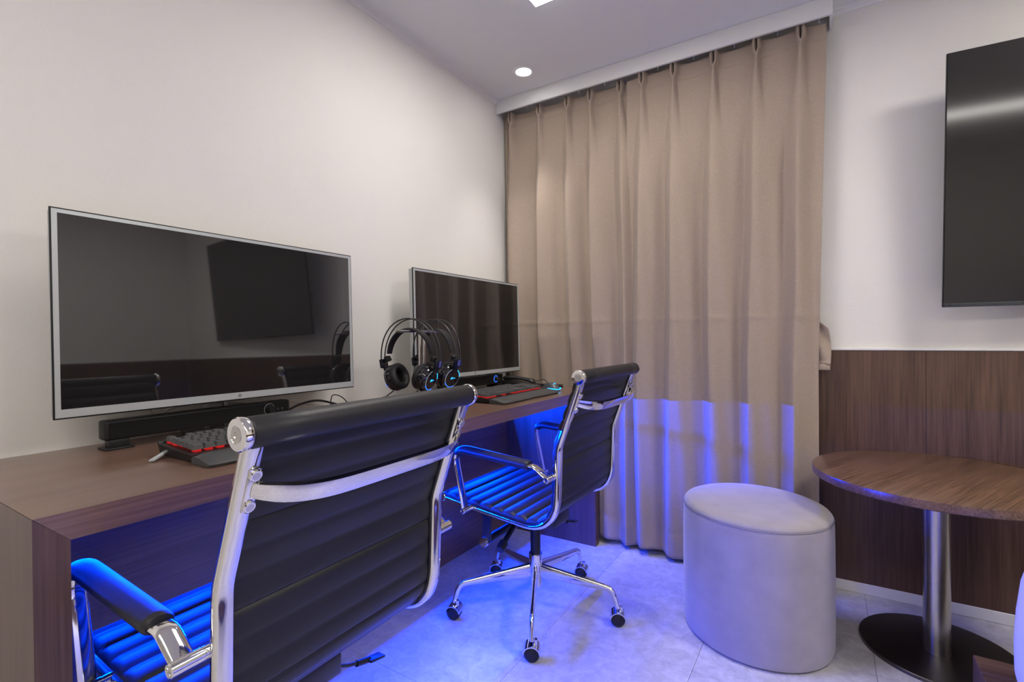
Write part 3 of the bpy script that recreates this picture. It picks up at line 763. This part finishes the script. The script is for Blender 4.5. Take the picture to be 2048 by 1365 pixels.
def smooth_path(pts, n=10):
    P = [Vector(p) for p in pts]; out = []
    for i in range(len(P)-1):
        p0, p1, p2, p3 = P[max(i-1, 0)], P[i], P[i+1], P[min(i+2, len(P)-1)]
        for k in range(n):
            t = k/n
            out.append(0.5*((2*p1) + (p2-p0)*t + (2*p0-5*p1+4*p2-p3)*t*t + (3*p1-p0-3*p2+p3)*t**3))
    out.append(P[-1]); return out
mouse('grey mouse with bright blue light band beside the farther keyboard', (-1.085, 2.055, ZD), math.radians(60), E_CYAN,
      smooth_path([(0, 0.058, 0.010), (0.01, 0.075, 0.016), (0.03, 0.10, 0.020), (0.02, 0.12, 0.004)]))
mouse('dark mouse with a small blue light, almost hidden behind the nearest chair top', (-1.155, 1.00, ZD+0.022), math.radians(75), E_BLUE,
      smooth_path([(0, 0.058, 0.010), (-0.03, 0.062, 0.05), (-0.065, 0.05, 0.062), (-0.075, 0.045, 0.035), (-0.075, 0.05, -0.018)]))
mb = MB().box((0, 0, 0.011), (0.12, 0.20, 0.022), bev=0.005)
o = mb.build('mouse_box', BLACK, None, (-1.155, 1.02, ZD)); tag(o, 'flat black box under the small dark mouse, behind the nearest chair top', 'box')

bx_ = thing('adapter_box', 'small black box standing behind the right end of the farther soundbar', 'box', (-1.435, 2.085, ZD))
MB().box((0, 0, 0.038), (0.030, 0.066, 0.076), bev=0.003).build('body', BLACK, bx_)
MB().lathe([(0.004, 0.0148), (0.004, 0.0165), (0.0005, 0.0165)], (0, 0.008, 0.066), 'x', 14).build('dot', SILVER, bx_)

# ------------------------------------------------------------------ desk phone
ph = thing('desk_phone', 'black desk phone with handset near the curtain, right of the farther soundbar', 'phone', (-1.30, 2.150, ZD))
mb = MB(); mb.ring_faces([[Vector((-0.085, y, 0.001)), Vector((0.095, y, 0.001)), Vector((0.095, y, 0.012)), Vector((-0.085, y, 0.032))] for y in (-0.055, 0.055)])
mb.build('base', BLACK, ph, smooth=False)
rings = []
for i in range(25):
    k = i/24; x = -0.095+0.19*k; bul = abs(2*k-1)**3
    zc_ = 0.045 - 0.014*k + 0.004*math.sin(PI*k); hh_ = 0.008 + 0.006*bul
    end = min(1, min(k, 1-k)*14)**0.5
    rings.append([Vector((x, -0.028 + 0.021*(0.85+0.15*bul)*end*math.cos(a), zc_ + 0.003*(1-bul) - 0.004*bul + hh_*end*math.sin(a))) for a in [2*PI*j/16 for j in range(16)]])
MB().ring_faces(rings).build('handset', mat('phone_black', (0.02, 0.02, 0.021), rough=0.28), ph, ang=60)
coil = [(0.100+0.00055*k*0.42, 0.045+0.0075*math.cos(k*1.05), 0.0095+0.0075*math.sin(k*1.05)) for k in range(0, 420)]
coil = [(0.105+0.105*k/200, 0.040+0.0068*math.cos(k*0.72), 0.0088+0.0068*math.sin(k*0.72)) for k in range(200)]
MB().tube(coil, 0.0016, 6).build('coiled_cord', BLACK, ph)
MB().tube(smooth_path([(0.085, -0.02, 0.03), (0.10, 0.0, 0.034), (0.115, 0.02, 0.038), (0.125, 0.035, 0.022), (0.12, 0.045, 0.012)]), 0.002, 6).build('cord', BLACK, ph)

# ------------------------------------------------------------------ headset stand and headsets
HS = Vector((-1.205, 1.315, ZD))
hs = thing('headset_stand', 'chrome twin post headset stand between the two monitors', 'headset stand', HS)
for s in (-1, 1): MB().cyl((0, s*0.011, 0.006), (0, s*0.011, 0.269), 0.0055, 16).build('post', CHROME, hs)
MB().box((0, 0, 0.272), (0.030, 0.225, 0.008), bev=0.003).build('top_bar', STEEL, hs)
MB().box((0, 0, 0.004), (0.085, 0.12, 0.008), bev=0.003).build('foot_plate', BLACK, hs)
for s in (-1, 1):
    MB().tube([(0.004, s*0.008, 0.090), (0.012, s*0.024, 0.050), (0.016, s*0.036, 0.008)], 0.005, 8).build('brace', BLACKM, hs)
def headset(label, loc, rz):
    """hangs from its headband; ear cups at local x = +-0.075"""
    t = thing('headset', label, 'headset', loc, rz, 'black gaming headsets with light rings')
    # padded band
    n = 28; rings = []
    for i in range(n+1):
        a = PI*(0.06 + 0.88*i/n); x = 0.088*math.cos(a); z = -0.112 + 0.112*math.sin(a)**0.85
        tx, tz = -math.sin(a), math.cos(a); nx_, nz_ = math.cos(a), math.sin(a)
        hw = 0.0175 - 0.006*abs(2*i/n-1)**3; th = 0.0042
        rings.append([Vector((x+nx_*b, c, z+nz_*b)) for b, c in ((-th, -hw*0.9), (-th, hw*0.9), (-th*0.3, hw), (th*0.6, hw*0.92), (th*1.1, 0), (th*0.6, -hw*0.92), (-th*0.3, -hw))])
    MB().ring_faces(rings).build('headband', LEATHER, t, ang=50)
    for s in (-1, 1):
        pts = []
        for i in range(31):
            a = PI*i/30; pts.append((0.113*math.cos(a), s*0.0125*(0.8+0.45*math.sin(a)), -0.105+0.140*math.sin(a)**0.9))
        MB().tube(pts, 0.0023, 8).build('wire_arch', BLACKM, t)
    for s in (-1, 1):
        # yoke
        mb = MB(); mb.box((s*0.1095, 0, -0.120), (0.013, 0.034, 0.032), rot=Matrix.Rotation(s*0.20, 4, 'Y'), bev=0.003)
        mb.box((s*0.0985, 0, -0.142), (0.010, 0.020, 0.026), rot=Matrix.Rotation(s*0.45, 4, 'Y'), bev=0.002)
        yk = mb.build('yoke', mat('navy_gloss', (0.010, 0.011, 0.020), rough=0.18), t)
        MB().box((s*0.1165, 0, -0.1205), (0.0012, 0.011, 0.020), rot=Matrix.Rotation(s*0.20, 4, 'Y')).build('inset', mat('violet_inset', (0.10, 0.10, 0.34), rough=0.3), yk, smooth=False)
        mb = MB(); mb.box((s*0.0930, 0, -0.103), (0.014, 0.024, 0.018), rot=Matrix.Rotation(s*0.5, 4, 'Y'), bev=0.002); mb.build('slider', BLACK, t)
        # cup: axis x
        tl = Matrix.Translation((s*0.056, 0, -0.166)) @ Matrix.Rotation(s*0.32, 4, 'Y')
        def cupmesh(prof, seg=36):
            mb = MB().lathe([(r, s*h) for r, h in prof], (0, 0, 0), 'x', seg); bmesh.ops.transform(mb.bm, matrix=tl, verts=mb.bm.verts); return mb
        cup = cupmesh([(0.030, -0.004), (0.0445, -0.004), (0.0465, 0.002), (0.0465, 0.012), (0.043, 0.017), (0.042, 0.022), (0.035, 0.0275), (0.0335, 0.0285), (0.001, 0.0300)]).build('ear_cup', GLOSSBLK, t, ang=30)
        cu = [(0.0455, -0.004), (0.0465, -0.010), (0.0455, -0.018), (0.041, -0.0235), (0.034, -0.024), (0.027, -0.020), (0.0245, -0.012), (0.024, -0.003)]
        cupmesh(cu).build('cushion', LEATHER, cup, ang=70)
        def arc(a0, a1, m_, nm, r=0.0335, th=0.0011):
            pts = [(s*0.0287, r*math.cos(a0+(a1-a0)*k/16), r*math.sin(a0+(a1-a0)*k/16)) for k in range(17)]
            mb = MB().tube(pts, th, 6); bmesh.ops.transform(mb.bm, matrix=tl, verts=mb.bm.verts); mb.build(nm, m_, cup)
        arc(0.1, 1.35, E_CYAN, 'light_ring'); arc(1.35, 3.6, E_WHITE, 'light_ring', th=0.0005); arc(3.6, 5.1, E_BLUE, 'light_ring'); arc(5.1, 6.38, STEEL, 'light_ring', th=0.0005)
        # brand mark: slanted N stroke and a dash
        mk = MB(); q = s*0.0301
        for pts in ([(-0.008, -0.004), (-0.005, 0.004)], [(-0.005, 0.004), (-0.003, -0.003)], [(-0.003, -0.003), (0.001, 0.0045)], [(0.002, -0.0012), (0.006, -0.0012), (0.0095, -0.0005), (0.012, 0.0012)]):
            mk.tube([(q, a*(1 if s > 0 else -1), b) for a, b in pts], 0.0009, 5)
        bmesh.ops.transform(mk.bm, matrix=tl, verts=mk.bm.verts); mk.build('logo', E_CYAN, cup)
    MB().tube(smooth_path([(-0.070, 0.0, -0.214), (-0.095, -0.03, -0.240), (-0.115, -0.08, -0.258), (-0.110, -0.13, -0.272), (-0.095, -0.165, -0.2775)]), 0.0022, 7).build('cable', BLACK, t)
    return t
headset('nearer black gaming headset hanging on the stand, open left ear cup in view', (-1.205, 1.256, ZD+0.2803), math.radians(10))
headset('farther black gaming headset hanging on the stand, glowing ring toward the room', (-1.205, 1.388, ZD+0.2803), math.radians(-6))

# ------------------------------------------------------------------ loose cables behind the soundbar
def cable(label, pts, m, r=0.003, cat='cable'):
    o = MB().tube(smooth_path(pts), r, 8).build('cable', m, None); return tag(o, label, cat)
cable('pale cable looping below the nearer monitor', [(-1.450, 0.560, 0.860), (-1.452, 0.570, 0.835), (-1.452, 0.588, 0.811), (-1.452, 0.603, 0.813), (-1.452, 0.626, 0.8255), (-1.454, 0.66, 0.829), (-1.454, 0.70, 0.829), (-1.454, 0.79, 0.822), (-1.452, 0.84, 0.814), (-1.45, 0.93, 0.8105), (-1.445, 1.03, 0.787), (-1.44, 1.12, 0.768), (-1.42, 1.18, ZD+0.0035)], CABLEW, 0.0032)
cable('black cable running on the desk right of the nearer soundbar', [(-1.40, 0.90, 0.775), (-1.41, 0.97, 0.795), (-1.42, 1.04, 0.800), (-1.42, 1.10, 0.785), (-1.40, 1.17, ZD+0.004)], BLACK, 0.0036)
cable('black cable bundled on the desk left of the headset stand', [(-1.32, 1.10, ZD+0.004), (-1.30, 1.14, 0.775), (-1.29, 1.19, 0.795), (-1.30, 1.24, 0.798), (-1.33, 1.30, 0.775), (-1.35, 1.35, ZD+0.004)], BLACK, 0.0026)
cable('pale cable curling on the desk left of the headset stand', [(-1.30, 1.06, ZD+0.004), (-1.27, 1.10, 0.785), (-1.26, 1.14, 0.803), (-1.27, 1.20, 0.800), (-1.30, 1.27, 0.780), (-1.34, 1.33, ZD+0.004)], CABLEW, 0.0026)

# ------------------------------------------------------------------ television
tv = thing('television', 'large black wall mounted television at the right picture edge', 'television', (0.335, 2.215, 1.088))
TVW, TVH = 1.447, 0.832
R_ = Matrix.Rotation(math.radians(3.6), 4, 'Z') @ Matrix.Rotation(math.radians(4.5), 4, 'X')
tv.rotation_euler = R_.to_euler()
MB().box((TVW/2, 0.0085, TVH/2), (TVW, 0.011, TVH), bev=0.001, seg=1).build('rim', BLACK, tv, smooth=False)
MB().box((TVW/2, 0.028, TVH/2-0.05), (TVW-0.10, 0.032, TVH-0.20), bev=0.008).build('housing', BLACK, tv)
MB().box((TVW/2, 0.0015, TVH/2+0.0055), (TVW-0.004, 0.004, TVH-0.015)).build('screen', TVSCR, tv, smooth=False)
MB().box((TVW/2, 0.001, 0.0075), (TVW-0.004, 0.005, 0.012), bev=0.002).build('lower_strip', mat('tv_strip', (0.03, 0.035, 0.038), rough=0.25), tv)
for x in (0.012, 0.205, TVW-0.012):
    MB().box((x, -0.002, 0.0065), (0.020, 0.004, 0.009), bev=0.0015).build('sensor_tab', GLOSSBLK, tv)
MB().box((TVW/2, 0.060, TVH/2), (0.40, 0.05, 0.30)).build('mount', BLACKM, tv, smooth=False)

# ------------------------------------------------------------------ round table
tb_ = thing('side_table', 'small round wooden table on a brushed steel pedestal against the wall panels', 'table', (0.286, 2.004, 0), math.radians(65))
tr = 0.330; th = 0.026; zt = 0.562
MB().lathe([(0.001, zt), (tr-0.003, zt), (tr-0.0008, zt-0.0008), (tr, zt-0.003), (tr, zt-th+0.003), (tr-0.003, zt-th), (0.001, zt-th)], seg=96).build('table_top', TABLE, tb_, ang=25)
MB().lathe([(0.034, 0.012), (0.034, zt-th-0.004)], seg=40).build('column', STEEL, tb_)
MB().lathe([(0.001, zt-th-0.006), (0.09, zt-th-0.006), (0.09, zt-th), (0.001, zt-th)], seg=40).build('top_plate', BLACKM, tb_)
bs_ = MB().lathe([(0.001, 0.0), (0.203, 0.0), (0.204, 0.002), (0.204, 0.010), (0.2025, 0.0115), (0.199, 0.012), (0.001, 0.012)], (0.0184, 0.0031, 0), seg=80).build('base_plate', DARKSTEEL, tb_, ang=25)

# ------------------------------------------------------------------ oval stool
stl = thing('stool', 'pale grey suede drum stool between curtain and table', 'stool', (-0.2107, 1.8634, 0), math.radians(-47.5))
A_, B_, H_ = 0.239, 0.223, 0.437
pr = [(0.94, 0.004), (0.985, 0.008), (1.0, 0.02), (1.004, 0.12), (1.006, 0.22), (1.004, 0.34), (1.0, 0.40), (0.996, 0.412), (0.985, 0.417)]
MB().lathe([(0.001, 0.004)] + pr + [(0.001, 0.417)], seg=96, sx=A_, sy=B_).build('side_cover', SUEDE, stl, ang=50)
pr = [(0.985, 0.4165), (0.992, 0.420), (0.985, 0.4245), (0.965, 0.4300), (0.92, 0.4345), (0.80, 0.4375), (0.5, 0.4395), (0.001, 0.440)]
MB().lathe([(0.001, 0.4165)] + pr, seg=96, sx=A_, sy=B_).build('top_cover', SUEDE, stl, ang=50)
MB().tube([(A_*0.9945*math.cos(2*PI*k/96), B_*0.9945*math.sin(2*PI*k/96), 0.4170) for k in range(96)], 0.0016, 6, loop=True).build('seam', mat('seam_thread', (0.25, 0.23, 0.23), rough=0.9), stl)
MB().lathe([(0.001, 0.0), (0.90, 0.0), (0.90, 0.006), (0.001, 0.006)], seg=64, sx=A_, sy=B_).build('bottom_board', BLACK, stl)

# ------------------------------------------------------------------ bed at the right edge
bed = thing('bed', 'low walnut platform bed corner at the lower right picture edge', 'bed', (0.322, -0.35, 0))
FW = wood('bed_wood', (0.060, 0.030, 0.020), (0.185, 0.105, 0.072), 'x', rough=0.42, fine=150, coarse=16)
BX, BY = 1.50, 2.10
MB().box((BX/2, BY-0.040, 0.085), (BX, 0.080, 0.135), bev=0.002, seg=1).build('foot_rail', FW, bed, smooth=False)
MB().box((BX/2, 0.040, 0.085), (BX, 0.080, 0.135), bev=0.002, seg=1).build('head_rail', FW, bed, smooth=False)
for x in (0.040, BX-0.040): MB().box((x, BY/2, 0.085), (0.080, BY-0.162, 0.135), bev=0.002, seg=1).build('side_rail', FW, bed, smooth=False)
for x in (0.06, BX-0.06):
    for y in (0.06, BY-0.06): MB().box((x, y, 0.009), (0.06, 0.06, 0.018)).build('foot', BLACK, bed, smooth=False)
MB().box((BX/2, BY/2, 0.125), (BX-0.162, BY-0.162, 0.03)).build('slat_base', FW, bed, smooth=False)
MB().box((BX/2, BY/2-0.01, 0.30), (BX-0.24, BY-0.24, 0.31), bev=0.05, seg=4).build('mattress', DUVET, bed)
dv = thing('duvet', 'white duvet hanging over the bed corner at the right picture edge', 'duvet', (0.322+BX/2, -0.35+BY/2, 0.158))
NP = 220; rings = []
hx, hy, rc = (BX-0.10)/2, (BY-0.165)/2, 0.10
def rr_outline(ex, ey, rc, n):
    pts = []; seglen = [2*(ey-rc), PI/2*rc, 2*(ex-rc), PI/2*rc]*2
    per = 4*(ex-rc)+4*(ey-rc)+2*PI*rc
    for i in range(n):
        d = per*i/n
        segs = [('l', (ex, -(ey-rc)), (ex, ey-rc)), ('c', (ex-rc, ey-rc), 0), ('l', (ex-rc, ey), (-(ex-rc), ey)), ('c', (-(ex-rc), ey-rc), PI/2), ('l', (-ex, ey-rc), (-ex, -(ey-rc))), ('c', (-(ex-rc), -(ey-rc)), PI), ('l', (-(ex-rc), -ey), (ex-rc, -ey)), ('c', (ex-rc, -(ey-rc)), 1.5*PI)]
        for s_ in segs:
            ln = (Vector(s_[2])-Vector(s_[1])).length if s_[0] == 'l' else PI/2*rc
            if d <= ln:
                if s_[0] == 'l': q = Vector(s_[1]).lerp(Vector(s_[2]), d/ln)
                else: a = s_[2]+d/rc; q = Vector(s_[1]) + Vector((rc*math.cos(a), rc*math.sin(a)))
                pts.append(q); break
            d -= ln
    return pts
levels = [(0.0, 0.0), (0.06, 0.012), (0.13, 0.012), (0.20, 0.008), (0.27, 0.0), (0.32, -0.012), (0.355, -0.03), (0.38, -0.06), (0.395, -0.10), (0.40, -0.16)]
for z, o_ in levels:
    pts = rr_outline(hx+o_, hy+o_, max(0.02, rc+o_*0.6), NP); ring = []
    for i, p in enumerate(pts):
        w_ = 0.007*math.sin(i*0.55)+0.004*math.sin(i*1.31+1)
        w_ *= max(0, 1-z/0.36)
        d_ = p.normalized(); ring.append(Vector((p.x+d_.x*w_, p.y+d_.y*w_, z + 0.006*math.sin(i*0.23)*(1 if z > 0.3 else 0.5))))
    rings.append(ring)
MB().ring_faces(rings).build('cover', DUVET, dv, ang=80)
